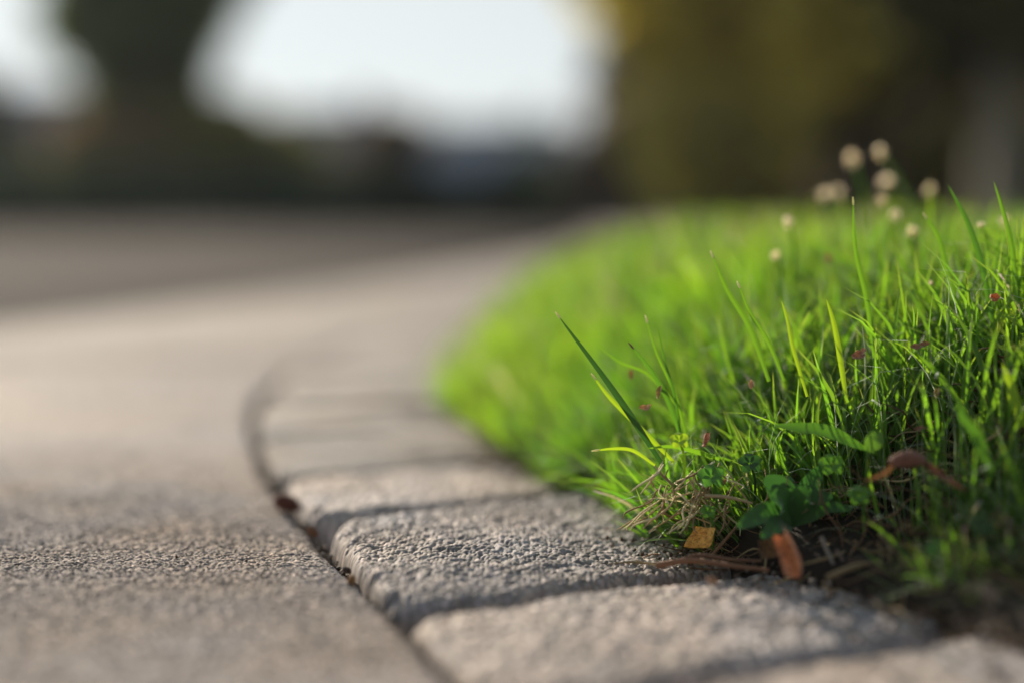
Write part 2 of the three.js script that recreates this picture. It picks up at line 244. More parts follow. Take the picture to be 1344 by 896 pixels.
{
  const lawn = new THREE.Group(); lawn.name = 'grass'; scene.add(lawn); tag(lawn, 'bright green lawn grass covering the bank beside the kerb', 'grass', null, 'stuff');
  const r = mulberry(4242), variants = [[0.2, 0.017, 0.4], [0.4, 0.019, -0.6], [0.65, 0.018, 0.8], [0.85, 0.017, 0.3], [0.3, 0.024, -1.2], [0.08, 0.015, 0.2]].map((a) => bladeGeo(...a)), lists = variants.map(() => [[], []]);
  const q = new THREE.Quaternion(), q2 = new THREE.Quaternion(), Y = new THREE.Vector3(0, 1, 0), ax = new THREE.Vector3(), sc = new THREE.Vector3(), pos = new THREE.Vector3();
  function plant(x, d, len, wide, lean) {
    const s = lawnS(x, d), y = soilH(x, d) - 0.002, v = Math.floor(r() * 6);
    const az = r() * 2 * Math.PI, tilt = lean * (0.1 + 0.5 * r() * r());
    // near the edge, blades hang out over the stones
    const out = sstep(0.05, 0, s) * (0.25 + 0.55 * r()), c = lookup(RIGHT, d, 2);
    ax.set(-Math.sin(az), 0, Math.cos(az)); q.setFromAxisAngle(ax, tilt);
    q2.setFromAxisAngle(Y, r() * 2 * Math.PI);
    const qo = new THREE.Quaternion().setFromAxisAngle(new THREE.Vector3(-c * 0.2, 0, 1).normalize(), out);
    const m = new THREE.Matrix4().compose(pos.set(x, y, -d), qo.multiply(q).multiply(q2), sc.set(len, len, len * wide));
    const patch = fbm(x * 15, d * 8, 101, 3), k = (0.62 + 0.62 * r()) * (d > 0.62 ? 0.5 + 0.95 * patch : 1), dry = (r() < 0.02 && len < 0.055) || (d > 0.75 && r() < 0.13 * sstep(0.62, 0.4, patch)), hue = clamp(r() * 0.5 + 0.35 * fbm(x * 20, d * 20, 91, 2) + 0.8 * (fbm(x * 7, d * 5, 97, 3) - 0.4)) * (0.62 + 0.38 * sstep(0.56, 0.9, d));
    const near = (0.95 + 0.05 * sstep(0.6, 0.95, d)) * (len < 0.03 && d < 0.95 ? 0.55 : 1), col = dry ? rgb(0.5 * k, 0.44 * k, 0.2 * k) : rgb(lerp(0.075, 0.40, hue) * k * near, lerp(0.27, 0.56, hue) * k * near, lerp(0.012, 0.014, hue) * k);  // short blades tinted darker, painting the shade deep in the clump
    lists[v][0].push(m); lists[v][1].push(col);
  }
  const fill = (d0, d1, s0, s1, n, len, wide, lean) => { for (let k = 0; k < n; k++) { const d = lerp(d0, d1, Math.pow(r(), d1 / d0 > 2 ? 1.5 : 1)), s = lerp(s0, s1, Math.pow(r(), 1.15)), x = xR(d) + s / Math.sqrt(1 - lookup(RIGHT, d, 2) ** 2); if (Math.abs(x / d) > 0.62 && d < 0.9) continue; const clump = fbm(x * 45, d * 45, 95, 2); if (d > 0.9 && fbm(x * 16, d * 10, 99, 2) < 0.42 && r() < 0.65) continue; if (s < 0.02 && clump < 0.42) continue; if (d < 0.535 && s < (d < 0.478 ? 0.003 : 0.026)) continue; if (d < 0.545 && d > 0.475 && s < 0.085 && r() < 0.55) continue; plant(x, d, len * (0.55 + 0.75 * r()) * (0.72 + 0.55 * clump) * (0.62 + 0.38 * sstep(0, 0.05, s)) * (0.58 + 0.42 * sstep(0.44, 0.53, d)), wide, lean); } };
  fill(0.30, 0.95, -0.004, 0.34, 31000, 0.055, 0.74, 0.55);
  fill(0.536, 0.70, -0.006, 0.05, 1500, 0.062, 0.9, 0.9);
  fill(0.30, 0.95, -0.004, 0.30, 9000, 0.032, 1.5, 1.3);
  fill(0.37, 0.505, 0.001, 0.14, 9500, 0.050, 0.95, 1.0);
  fill(0.95, 2.1, -0.004, 0.75, 32000, 0.047, 1.35, 1.0);
  fill(2.1, 6, 0, 3.2, 56000, 0.046, 2.8, 1.2);
  fill(6, 26, 0, 11, 60000, 0.048, 6, 1.2);
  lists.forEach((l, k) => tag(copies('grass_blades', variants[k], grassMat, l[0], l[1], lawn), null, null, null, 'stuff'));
}
// dry straw at the foot of the grass
{
  const r = mulberry(991), list = [], cols = [];
  const straw = [0.5, 1.3].map((b) => tube([[0, 0, 0], [0.3, 0.1 * b, 0.05], [0.65, 0.06, -0.06 * b], [1, 0.16 * b, 0.02]].map((p) => new THREE.Vector3(...p)), [0.012, 0.016, 0.012, 0.004], 4));
  const sets = [[[], []], [[], []]], q = new THREE.Quaternion(), e = new THREE.Euler();
  for (let k = 0; k < 5200; k++) {
    const strewn = k % 26 === 0, d = lerp(0.36, 0.95, Math.pow(r(), 1.2)), s = strewn ? -0.05 * r() * r() : -0.004 + 0.15 * Math.pow(r(), 1.7), x = xR(d) + s * 1.06 - 0.004, y = strewn ? 0.0015 : soilH(x, d) + 0.003 + 0.012 * r() * sstep(0.0, 0.03, s) + 0.008 * sstep(-0.004, 0.004, s);
    e.set(r() * 6.28, r() * 6.28, (r() - 0.4) * (strewn ? 0.15 : 1.7), 'YXZ'); q.setFromEuler(e);
    const len = 0.008 + 0.022 * r(), kk = (0.5 + 0.8 * r()) * (d < 0.5 ? 0.6 : 1), c = r() < 0.35 ? rgb(0.34 * kk, 0.25 * kk, 0.13 * kk) : rgb(0.17 * kk, 0.10 * kk, 0.055 * kk), i = k % 2;  // nearest straw tinted darker, painting in the shade at the bank foot
    sets[i][0].push(new THREE.Matrix4().compose(new THREE.Vector3(x, y, -d), q, new THREE.Vector3(len, len * 1.2, len * 1.2))); sets[i][1].push(c);
  }
  const g = new THREE.Group(); g.name = 'dry_straw'; scene.add(g); tag(g, 'matted brown straw and dead grass at the foot of the lawn edge', 'straw', null, 'stuff');
  sets.forEach((l, k) => tag(copies('straw_stems', straw[k], std(rgb(1, 1, 1), 0.9), l[0], l[1], g), null, null, null, 'stuff'));
}

// loose grit and earth crumbs in the groove and along the soil edge
{
  const r = mulberry(313), g0 = new THREE.IcosahedronGeometry(1, 0), M = [], C = [], e = new THREE.Euler(), q = new THREE.Quaternion();
  for (let k = 0; k < 5200; k++) {
    const d = lerp(0.33, 0.95, Math.pow(r(), 1.3)), where = r(); let x, y, s = 0.0003 + 0.0008 * r() * r(), earth = r() < 0.6;
    if (where < 0.42) { x = xL(d) - 0.002 + (r() - 0.5) * 0.008; y = -0.0075 + 0.004 * r(); s *= 1.3; }
    else if (where < 0.85) { x = xR(d) - 0.045 * Math.pow(r(), 2.6); y = 0.0022; earth = r() < 0.85; s *= 1.2; }
    else { x = xL(d) - 0.3 * r(); y = 0.0006; s *= 0.8; earth = r() < 0.3; }
    M.push(new THREE.Matrix4().compose(new THREE.Vector3(x, y, -d), q.setFromEuler(e.set(r() * 6, r() * 6, r() * 6)), new THREE.Vector3(s * 1.3, s * 0.8, s))); const t = 0.5 + r(); C.push(earth ? rgb(0.06 * t, 0.04 * t, 0.027 * t) : rgb(0.26 * t, 0.22 * t, 0.18 * t));
  }
  const o = copies('grit', g0, std(rgb(1, 1, 1), 0.9), M, C, scene); tag(o, 'loose grit and earth crumbs in the groove and along the kerb', 'grit', null, 'stuff');
}

// ------------------------------------------------------------------ single blades, weeds, leaves and crumbs that can be told apart
// a blade along three photograph points at given distances, with a folded cross-section
function ribbon(p, width, fold = 0.35, side = null, n = 14, tip = 1) {
  const c = new THREE.CatmullRomCurve3(p);
  return grid(4, n, (i, j) => {
    const t = j / n, a = c.getPoint(t), b = c.getTangent(t), s = (side ? side.clone() : new THREE.Vector3(-b.z * 0.3 + 0.9 * b.y, -b.x * 0.9, 0.45)).addScaledVector(b, 0); s.addScaledVector(b, -s.dot(b)).normalize();
    const nrm = new THREE.Vector3().crossVectors(s, b), k = (i - 2) / 2, w = width * 0.5 * (0.65 + 0.35 * sstep(0, 0.3, t)) * Math.pow(Math.max(0.004, 1 - Math.pow(t, 2.6) * tip), 0.7);
    a.addScaledVector(s, k * w).addScaledVector(nrm, Math.abs(k) * w * fold); return [a.x, a.y, a.z];
  });
}
// a broad leaf lying along a curve; profile(t) is its half width
function leafGeo(p, profile, cup = 0.25, up = new THREE.Vector3(0, 1, 0), wave = 0, n = 14) {
  const c = new THREE.CatmullRomCurve3(p);
  return grid(6, n, (i, j) => {
    const t = j / n, a = c.getPoint(t), b = c.getTangent(t), s = new THREE.Vector3().crossVectors(b, up).normalize(), nn = new THREE.Vector3().crossVectors(s, b).normalize(), k = (i - 3) / 3, w = profile(t);
    a.addScaledVector(s, k * w).addScaledVector(nn, k * k * w * cup + wave * w * Math.sin(t * 9 + k * 2.3)); return [a.x, a.y, a.z];
  });
}
const towards = new THREE.Vector3(0.1, 0.55, 0.85).normalize();
const darkGreen = leafy(rgb(0.03, 0.10, 0.010)), freshGreen = leafy(rgb(0.19, 0.40, 0.012)), midGreen = leafy(rgb(0.11, 0.28, 0.012)), limeGreen = leafy(rgb(0.36, 0.54, 0.012));
const G1 = 'single blades standing out of the grass clump';
function blade(pts, w, mat, label, tipColor) {
  const o = thing('grass_blade'); tag(o, label, 'grass blade', null);
  const P = pts.map(([x, y, d]) => at(x, y, d)); const base = P[0].clone(); P.forEach((p) => p.sub(base)); o.position.copy(base);
  mesh('leaf', ribbon(P, w), mat, o);
  if (tipColor) { const a = P[P.length - 1], b = P[P.length - 2], dir = a.clone().sub(b).normalize(); mesh('dry_tip', tube([a.clone().addScaledVector(dir, -0.002), a.clone().addScaledVector(dir, -0.0008), a.clone().addScaledVector(dir, 0.0009)], [0.0003, 0.0004, 0.0002], 5), leafy(tipColor), o); }
  return o;
}
const STRAWM = [std(rgb(0.62, 0.52, 0.29), 0.9), std(rgb(0.40, 0.28, 0.14), 0.9), std(rgb(0.24, 0.15, 0.08), 0.9)];
const PALE = rgb(0.85, 0.80, 0.45), BROWN = rgb(0.16, 0.05, 0.025);
blade([[872, 612, 0.548], [822, 535, 0.543], [790, 490, 0.541], [731, 412, 0.540]], 0.0028, darkGreen, 'longest dark green blade at the left, leaning out over the kerb', PALE);
blade([[885, 606, 0.549], [840, 560, 0.546], [800, 520, 0.545], [778, 492, 0.545]], 0.0022, limeGreen, 'bright yellow-green blade just beneath the longest dark leaning blade', PALE);
blade([[900, 590, 0.553], [880, 530, 0.551], [855, 485, 0.55], [827, 452, 0.549]], 0.0024, midGreen, 'leaning blade with a brown upper edge, second right of the longest', BROWN);
blade([[905, 590, 0.556], [888, 520, 0.556], [862, 462, 0.556], [848, 417, 0.556]], 0.0014, freshGreen, 'thin curved blade with a pale split tip left of the clump', PALE);
blade([[900, 545, 0.56], [850, 490, 0.562], [812, 474, 0.563], [782, 450, 0.564]], 0.0013, freshGreen, 'thin arching blade reaching left behind the leaning blades');
blade([[895, 580, 0.551], [886, 520, 0.552], [872, 470, 0.553], [864, 430, 0.553]], 0.0012, midGreen, 'thin upright blade beside the pale split tip');
blade([[1010, 500, 0.55], [985, 430, 0.553], [955, 380, 0.555], [934, 332, 0.557]], 0.0022, freshGreen, 'tall blade leaning left with a notched tip above the clump', PALE);
blade([[1030, 500, 0.545], [1010, 450, 0.547], [985, 410, 0.548], [969, 372, 0.549]], 0.0017, freshGreen, 'narrow blade leaning left, between two taller ones above the clump', PALE);
blade([[1150, 470, 0.55], [1138, 390, 0.552], [1124, 330, 0.553], [1120, 262, 0.553]], 0.0021, freshGreen, 'tall upright blade standing highest in the middle of the clump', PALE);
blade([[1060, 520, 0.545], [1040, 450, 0.545], [1034, 420, 0.546], [1026, 395, 0.546]], 0.0016, limeGreen, 'short thin upright blade with pale tip at mid clump');
blade([[1112, 530, 0.54], [1102, 460, 0.539], [1094, 420, 0.538], [1085, 393, 0.538]], 0.0022, limeGreen, 'broad lit blade with a cut-off tip at mid clump');
blade([[1270, 450, 0.56], [1245, 360, 0.565], [1232, 310, 0.568], [1214, 282, 0.57]], 0.0022, freshGreen, 'dark-edged blade leaning left near the right border, top of the bank', PALE);
blade([[1302, 420, 0.55], [1290, 350, 0.555], [1270, 290, 0.56], [1244, 242, 0.565]], 0.0024, midGreen, 'long blade reaching up left near the top right corner of the grass');
blade([[1335, 400, 0.55], [1330, 330, 0.552], [1318, 280, 0.555], [1305, 238, 0.557]], 0.0018, freshGreen, 'slim blade at the far right reaching above the bank');
blade([[1268, 540, 0.52], [1240, 500, 0.521], [1222, 480, 0.522], [1205, 465, 0.523]], 0.0022, freshGreen, 'lit blade lying to the left over the dark hollow at the right');
blade([[1344, 560, 0.51], [1334, 530, 0.51], [1326, 500, 0.511], [1316, 476, 0.512]], 0.0040, limeGreen, 'broad bright blade at the right border over the dark hollow');
blade([[1300, 620, 0.49], [1282, 570, 0.49], [1266, 548, 0.491], [1260, 530, 0.492]], 0.0042, midGreen, 'broad dim blade standing in the dark hollow at the right');
blade([[860, 610, 0.545], [830, 590, 0.543], [805, 588, 0.542], [780, 591, 0.541]], 0.0016, limeGreen, 'thin yellow-green blade lying out flat to the left at the clump foot', PALE);
blade([[945, 602, 0.54], [915, 592, 0.538], [880, 585, 0.536], [850, 588, 0.534]], 0.0020, freshGreen, 'flat-lying green blade crossing the foot of the clump');

// stalks with pale heads that catch the light behind the sharp grass
const seedMat = new THREE.MeshPhysicalMaterial({ color: rgb(1.0, 0.88, 0.66), roughness: 1, transmission: 0.74, thickness: 0, side: THREE.DoubleSide });
function seedHead(sx, sy, d, size, label, rootX, rootY, c) {
  const o = thing('seed_stalk'); tag(o, label, 'seed head', null);
  const h = at(sx, sy, d), b = at(rootX, rootY, d + 0.01); o.position.copy(b); h.sub(b);
  mesh('stem', tube([new THREE.Vector3(), h.clone().multiplyScalar(0.55).add(new THREE.Vector3(0.002, 0.001, 0)), h], [0.0009, 0.0007, 0.0005], 5), freshGreen, o);
  const r = mulberry(Math.round(sx * 7 + sy)), gs = [];
  for (let k = 0; k < 30; k++) { const l = size * (0.45 + 0.25 * r()), g = grid(2, 4, (i, j) => { const t = j / 4, w = l * 0.3 * Math.sin(Math.PI * (0.08 + 0.88 * t)); return [(i - 1) * w, t * l, Math.abs(i - 1) * w * 0.5]; }); g.rotateX(Math.acos(1 - 2 * r())); g.rotateY(r() * 6.283); gs.push(g); }
  const m = mesh('seed_cluster', mergeGeometries(gs), c || seedMat, o); m.position.copy(h);
}
seedHead(1157, 200, 0.719, 0.0054, 'highest pale seed head on a green stalk, brightest at the top', 1222, 330);
seedHead(1120, 208, 0.744, 0.0067, 'round blurred tan seed head just left of the highest one', 1140, 330);
seedHead(1083, 255, 0.735, 0.0057, 'round blurred seed head left of the pair at the top, against the dark tree', 1100, 350);
seedHead(1101, 252, 0.753, 0.0052, 'dimmer blurred seed head touching its brighter left neighbour', 1112, 350);
seedHead(1035, 291, 0.637, 0.0044, 'small pale seed head farthest left above the blurred grass', 1040, 370);
seedHead(1163, 238, 0.744, 0.0065, 'wide blurred tan seed head just below the highest one', 1176, 350);
seedHead(1158, 262, 0.664, 0.0041, 'faint seed head under the wide blurred one', 1165, 350);
seedHead(1176, 282, 0.655, 0.0049, 'long blurred seed head among the upper right blades', 1185, 370);
seedHead(1198, 305, 0.637, 0.0046, 'tan seed head lowest in the slanting row at the upper right', 1202, 380);
seedHead(1220, 250, 0.721, 0.0046, 'pale seed head right of the green stalk of the highest one', 1225, 350);
seedHead(1318, 290, 0.630, 0.0040, 'pale seed head near the right border above the bank', 1320, 360);
seedHead(1288, 295, 0.590, 0.0025, 'tiny white curled seed tip near the right border', 1290, 350);
seedHead(1222, 372, 0.570, 0.0019, 'tiny pinkish-white bud in front of the upper right blades', 1230, 430);
seedHead(1018, 335, 0.628, 0.0034, 'dull blurred seed head below the farthest left one', 1022, 390);
seedHead(1088, 338, 0.630, 0.0032, 'small pinkish-red bud blurred in the middle of the lawn', 1090, 400, std(rgb(0.5, 0.05, 0.07), 0.7));

// broad-leaved weed and clovers
const spat = (w, a = 0.68) => (t) => w * (0.12 + 0.88 * Math.pow(Math.sin(Math.PI * Math.pow(clamp(t * 0.985), 1.5 * a + 0.4)), 0.8)) * (t < 0.25 ? 0.35 + 2.6 * t : 1);
function weed(name, label, cat, root, leaves, mat) {
  const o = thing(name); tag(o, label, cat); const b = at(...root); o.position.copy(b);
  for (const [x, y, d, w, lift, m] of leaves) {
    const e = at(x, y, d).sub(b), mid = e.clone().multiplyScalar(0.5).add(new THREE.Vector3(0, lift, 0.001));
    mesh('leaf', leafGeo([new THREE.Vector3(), mid.clone().multiplyScalar(0.5), mid, e], spat(w), 0.22, towards.clone().add(new THREE.Vector3((x - root[0]) * 0.002, 0, 0)).normalize(), 0.04), m || mat, o);
  }
  return o;
}
weed('broadleaf_weed', 'dark green broad-leaved weed at the kerb edge, above the rust-red leaf', 'weed', [1042, 692, 0.524], [[1004, 626, 0.522, 0.0052, 0.004], [968, 692, 0.508, 0.0040, 0.005], [1078, 612, 0.528, 0.0036, 0.003], [1062, 642, 0.514, 0.0042, 0.004], [1000, 706, 0.506, 0.0034, 0.003], [1094, 650, 0.52, 0.0030, 0.004], [1012, 652, 0.512, 0.0045, 0.004], [1035, 625, 0.535, 0.0034, 0.003], [1120, 668, 0.52, 0.0026, 0.004]], leafy(rgb(0.042, 0.14, 0.015)));
function clover(label, cx, cy, d, size, mat) {
  const o = thing('clover'); tag(o, label, 'clover'); const b = at(cx + 6, cy + 48, d + 0.008); o.position.copy(b); const c = at(cx, cy, d).sub(b);
  mesh('stem', tube([new THREE.Vector3(), c.clone().multiplyScalar(0.6).add(new THREE.Vector3(0.001, 0, 0)), c], [0.0005, 0.0005, 0.0004], 5), mat, o);
  for (const a of [0.5, 1.75, 2.9, 4.1, 5.4]) { const e = new THREE.Vector3(Math.cos(a) * size, Math.sin(a) * size * 0.75, -Math.sin(a) * size * 0.55), s = c.clone().addScaledVector(e, 0.12), f = c.clone().add(e); mesh('leaflet', leafGeo([s, s.clone().lerp(f, 0.5).add(new THREE.Vector3(0, 0.0005, 0.0006)), f], (t) => size * 0.40 * Math.pow(Math.sin(Math.PI * (0.06 + 0.9 * t)), 0.6), 0.2, towards, 0, 8), mat, o); }
}
clover('bright green clover lit by the sun at the foot of the clump', 934, 625, 0.533, 0.0050, leafy(rgb(0.09, 0.26, 0.02)));
clover('small dark clover above the orange leaf chip', 930, 672, 0.528, 0.0030, midGreen);
clover('small yellow-green clover high in the left side of the clump', 892, 578, 0.535, 0.0036, limeGreen);
clover('dark clover deep in the clump left of the broad-leaved weed', 985, 608, 0.536, 0.0044, darkGreen);
clover('lime-green clover at the right border near the top of the bank', 1322, 415, 0.55, 0.0040, limeGreen);
clover('dark clover right of the weed, under the long narrow leaf', 1092, 610, 0.522, 0.0046, midGreen);
clover('small green clover in the shade just left of the curled brown leaf', 1128, 650, 0.508, 0.0042, midGreen);
clover('blurred dark clover low near the right border of the lawn foot', 1290, 690, 0.468, 0.0038, darkGreen);
clover('blurred dark clover at the lawn foot between leaf and front paving', 1225, 720, 0.465, 0.0032, darkGreen);
weed('trailing_leaf', 'long narrow leaf with a bright tip lying across the dark hollow', 'leaf', [1152, 596, 0.52], [[1018, 558, 0.528, 0.0024, 0.003, midGreen]], midGreen);
weed('young_leaf', 'small oval pale green leaf standing beside the brown curled leaf', 'leaf', [1138, 596, 0.515], [[1156, 566, 0.513, 0.0030, 0.001, leafy(rgb(0.12, 0.26, 0.02))]], midGreen);

// dry leaves and crumbs: crumpled pieces with their own outline
const dryBump = dataTex(128, (u, v) => { const h = fbm(u * 9, v * 9, 301, 4); return [h, h, h]; });
const dryMap = dataTex(128, (u, v) => { const a = fbm(u * 7, v * 7, 311, 4), sp = fbm(u * 26, v * 26, 315, 2) > 0.7 ? 0.7 : 1, vein = 1 - 0.25 * sstep(0.02, 0.0, Math.abs(v - 0.5 - 0.1 * Math.sin(u * 5))); const k = (0.68 + 0.5 * a) * sp * vein; return [k, k * (0.86 + 0.2 * a), k * (0.8 + 0.3 * a)]; }, true);
const dry = (c, tr = 0.3) => new THREE.MeshPhysicalMaterial({ color: c, roughness: 1, transmission: tr, thickness: 0, side: THREE.DoubleSide, map: dryMap, bumpMap: dryBump, bumpScale: 0.0009, clearcoat: 0.15, clearcoatRoughness: 0.5 });
function flake(outline, thick, curl, seed, torn = 0) {        // outline: [x, y] points in metres; a curled sheet with thickness
  const n = 8, sheet = (z) => grid(n, n, (i, j) => {
    const u = i / n, v = j / n, [A, B, C, D] = outline, wob = 0.0006 * (noise(u * 3 + seed, v * 3, seed) - 0.5);
    const ed = (k) => 0.06 * (noise(k * 5, seed, 7) - 0.5);
    const x = lerp(lerp(A[0], B[0], u), lerp(D[0], C[0], u), v) + ed(v) * (B[0] - A[0]) * (u - 0.5) * 2, y = lerp(lerp(A[1], B[1], u), lerp(D[1], C[1], u), v) + ed(u + 9) * (D[1] - A[1]) * (v - 0.5) * 2;
    const tw = 1 - torn * (1 - Math.pow(Math.sin(Math.PI * (0.08 + 0.84 * v)), 0.7)) - torn * 0.35 * noise(v * 6, seed, 3), mx = (A[0] + B[0] + C[0] + D[0]) / 4;
    const cz = curl * (Math.pow(u - 0.5, 2) * 2 + 0.6 * (v - 0.5) ** 2 + 0.5 * (u - 0.5) * (v - 0.5));
    const rim = Math.min(u, 1 - u, v, 1 - v) === 0 ? 0 : 1;
    return [mx + (x - mx) * tw + torn * 0.12 * (B[0] - A[0]) * Math.sin(v * 4 + seed), y, cz + wob + z * rim * thick * 0.5];
  }, { uv: (i, j) => [i / n, j / n] });
  const a = sheet(1), b = sheet(-1), ix = b.index.array; for (let k = 0; k < ix.length; k += 3) { const t = ix[k]; ix[k] = ix[k + 1]; ix[k + 1] = t; } b.computeVertexNormals();
  return mergeGeometries([a, b]);
}
function piece(name, label, cat, pos, geo, mat, rot) { const m = mesh(name, geo, mat); m.position.copy(pos); m.rotation.set(...rot); return tag(m, label, cat); }
const px = 0.000268;
piece('leaf_chip', 'bright orange four-cornered dry leaf chip lying on the kerb edge', 'dry leaf', at(921, 705, 0.532), flake([[-23 * px, -12 * px], [12 * px, -15 * px], [21 * px, 11 * px], [-7 * px, 14 * px]], 0.0016, 0.003, 3), dry(rgb(1, 0.60, 0.13), 0.25), [-0.35, -0.35, 0]);
piece('dry_leaf', 'rust-red torn dry leaf standing at the kerb edge under the weed', 'dry leaf', at(1043, 730, 0.497), flake([[-5 * px, -32 * px], [18 * px, -27 * px], [4 * px, 31 * px], [-23 * px, 26 * px]], 0.0008, 0.012, 5, 0.45), dry(rgb(0.95, 0.48, 0.2), 0.35), [-0.5, -0.5, 0.12]);
piece('dry_leaf', 'small tan dry leaf scrap tucked just left of the rust-red one', 'dry leaf', at(1004, 720, 0.512), flake([[-14 * px, -12 * px], [12 * px, -14 * px], [14 * px, 10 * px], [-8 * px, 12 * px]], 0.0008, 0.005, 8), dry(rgb(0.26, 0.15, 0.06), 0.2), [-0.4, 0.2, 0.3]);
{
  const o = thing('curled_leaf'); tag(o, 'curled pinkish-brown dead leaf with two thin arms, right of the weed', 'dry leaf'); o.position.copy(at(1192, 603, 0.498)); const u = 0.000248;
  const g = new THREE.SphereGeometry(1, 18, 12); const p = g.attributes.position; for (let k = 0; k < p.count; k++) { const x = p.getX(k), y = p.getY(k), z = p.getZ(k), w = 1 + 0.22 * (noise(x * 2 + 5, y * 3 + z, 12) - 0.5); p.setXYZ(k, (x * 25 + 2 * y) * u * w, (y * 12 - 3 * x * x + (z < 0 ? 0 : 1)) * u * w, z * 13 * u * w); } g.computeVertexNormals();
  mesh('rolled_body', g, dry(rgb(0.28, 0.14, 0.09), 0.1), o);
  mesh('arm', ribbon([[-20, -6, 0], [-35, -18, 5], [-58, -26, 8]].map((q) => new THREE.Vector3(...q).multiplyScalar(u)), 11 * u, 0.4), dry(rgb(0.34, 0.16, 0.06), 0.2), o);
  mesh('arm', ribbon([[18, -3, 0], [45, -22, 6], [76, -40, 12]].map((q) => new THREE.Vector3(...q).multiplyScalar(u)), 13 * u, 0.4), dry(rgb(0.22, 0.10, 0.05), 0.2), o);
}
function crumb(name, label, cat, pos, s, c, seed, group) {
  const g = new THREE.IcosahedronGeometry(1, 3), p = g.attributes.position; for (let k = 0; k < p.count; k++) { const x = p.getX(k), y = p.getY(k), z = p.getZ(k), w = 0.7 + 0.7 * fbm(x * 1.7 + seed, y * 1.7 + z * 1.3 + seed, seed, 3); p.setXYZ(k, x * w * s * 1.25, y * w * s * 0.7, z * w * s * 0.8); } g.computeVertexNormals();
  const m = piece(name, label, cat, pos, g, dry(c, 0.1), [seed, seed * 2, 0.3]); if (group) m.userData.group = group; return m;
}
crumb('dried_berry', 'shrivelled dark red berry in the groove left of the kerb', 'berry', spot(376, 660, 0.004), 0.0048, rgb(0.15, 0.055, 0.035), 3);
crumb('leaf_crumb', 'small brown crumb in the groove by the second kerb joint', 'leaf crumb', spot(410, 697, 0.001), 0.0022, rgb(0.24, 0.12, 0.06), 5);
crumb('leaf_crumb', 'tiny orange-brown crumb in the groove by the sharp corner of the kerb stone', 'leaf crumb', spot(461, 762, 0.001), 0.0016, rgb(0.33, 0.16, 0.05), 7);
crumb('leaf_crumb', 'dark brown crumb in the groove just beyond the orange-brown one', 'leaf crumb', spot(455, 748, 0.0005), 0.0015, rgb(0.10, 0.06, 0.04), 9);
crumb('leaf_crumb', 'faint orange fleck on top of the front kerb stone', 'leaf crumb', spot(935, 762, 0.0055), 0.0013, rgb(0.50, 0.28, 0.14), 11);
function bit(x, y, d, w, h, c, label) { w *= 0.8; h *= 0.8; return piece('leaf_scrap', label, 'dry leaf', at(x, y, d + 0.006), flake([[-w / 2.4 * px, -h / 2 * px], [w / 2.4 * px, -h / 1.8 * px], [w / 2 * px, h / 2 * px], [-w / 2.6 * px, h / 1.9 * px]], 0.0005, 0.0045, x, 0.85), dry(rgb(Math.min(1, 1.5 * Math.pow(c.r, 0.62)), Math.min(1, 1.5 * Math.pow(c.g, 0.62)), Math.min(1, 1.5 * Math.pow(c.b, 0.66))), 0.4), [-0.3, (x % 7) * 0.1 - 0.3, (y % 9) * 0.1 - 0.4]); }
const ORANGE = rgb(0.78, 0.42, 0.14);
bit(1301, 392, 0.535, 20, 12, rgb(0.75, 0.16, 0.06), 'bright red leaf scrap near the right border, high on the bank');
bit(1228, 516, 0.520, 11, 15, ORANGE, 'orange-red scrap over the dark hollow at the right');
bit(864, 515, 0.545, 12, 22, ORANGE, 'orange-brown scrap between the leaning blades at the left');
bit(987, 505, 0.537, 11, 14, rgb(0.75, 0.36, 0.22), 'pinkish-orange scrap in the middle left of the clump');
bit(923, 577, 0.530, 13, 24, rgb(0.55, 0.20, 0.09), 'dark red scrap above the bright clover');
bit(952, 632, 0.528, 10, 8, rgb(0.6, 0.28, 0.14), 'small salmon scrap right of the bright clover');
bit(1128, 466, 0.534, 34, 14, rgb(0.28, 0.14, 0.08), 'dark maroon leaf scrap lying high in the clump');
bit(1205, 455, 0.535, 40, 9, rgb(0.22, 0.10, 0.06), 'brown sliver lying across blades right of the maroon scrap');
bit(1205, 563, 0.515, 18, 6, rgb(0.32, 0.12, 0.08), 'thin reddish sliver above the curled brown leaf');
bit(828, 492, 0.58, 10, 16, rgb(0.6, 0.25, 0.12), 'blurred dark red scrap behind the longest leaning blade');
bit(1328, 458, 0.53, 14, 10, ORANGE, 'orange scrap at the right border above the dark hollow');
bit(845, 535, 0.54, 24, 9, rgb(0.6, 0.32, 0.15), 'brown scrap at the root of the leaning blades');
// twigs
function twig(label, pts, r0, c) { const o = at(...pts[0]), P = pts.map((q) => at(...q).sub(o)), m = mesh('twig', tube(P, [r0, r0 * 0.9, r0 * 0.6], 7), std(c, 0.9)); m.position.copy(o); return tag(m, label, 'twig'); }
twig('curled brown root lying along the joint below the orange chip', [[862, 742, 0.522], [905, 735, 0.519], [960, 742, 0.514], [1010, 748, 0.509]], 0.0011, rgb(0.20, 0.10, 0.055));
twig('second thinner brown root above the curled one on the joint', [[885, 738, 0.525], [915, 728, 0.522], [955, 733, 0.518], [1000, 736, 0.514]], 0.0008, rgb(0.16, 0.085, 0.05));
twig('grey straight twig in the dark soil right of the rust-red leaf', [[1078, 704, 0.505], [1086, 722, 0.503], [1094, 740, 0.50]], 0.0008, rgb(0.24, 0.20, 0.16));
twig('short dark twig leaning beside the grey one in the soil', [[1098, 722, 0.505], [1104, 730, 0.503], [1110, 742, 0.501]], 0.0006, rgb(0.17, 0.12, 0.09));
twig('slanting brown twig right behind the orange leaf chip', [[935, 728, 0.53], [955, 705, 0.532], [972, 684, 0.535]], 0.0007, rgb(0.22, 0.12, 0.06));
twig('pale dry stick leaning at the foot of the clump, between two clovers', [[925, 650, 0.532], [955, 652, 0.531], [988, 660, 0.53]], 0.0007, rgb(0.36, 0.27, 0.15));
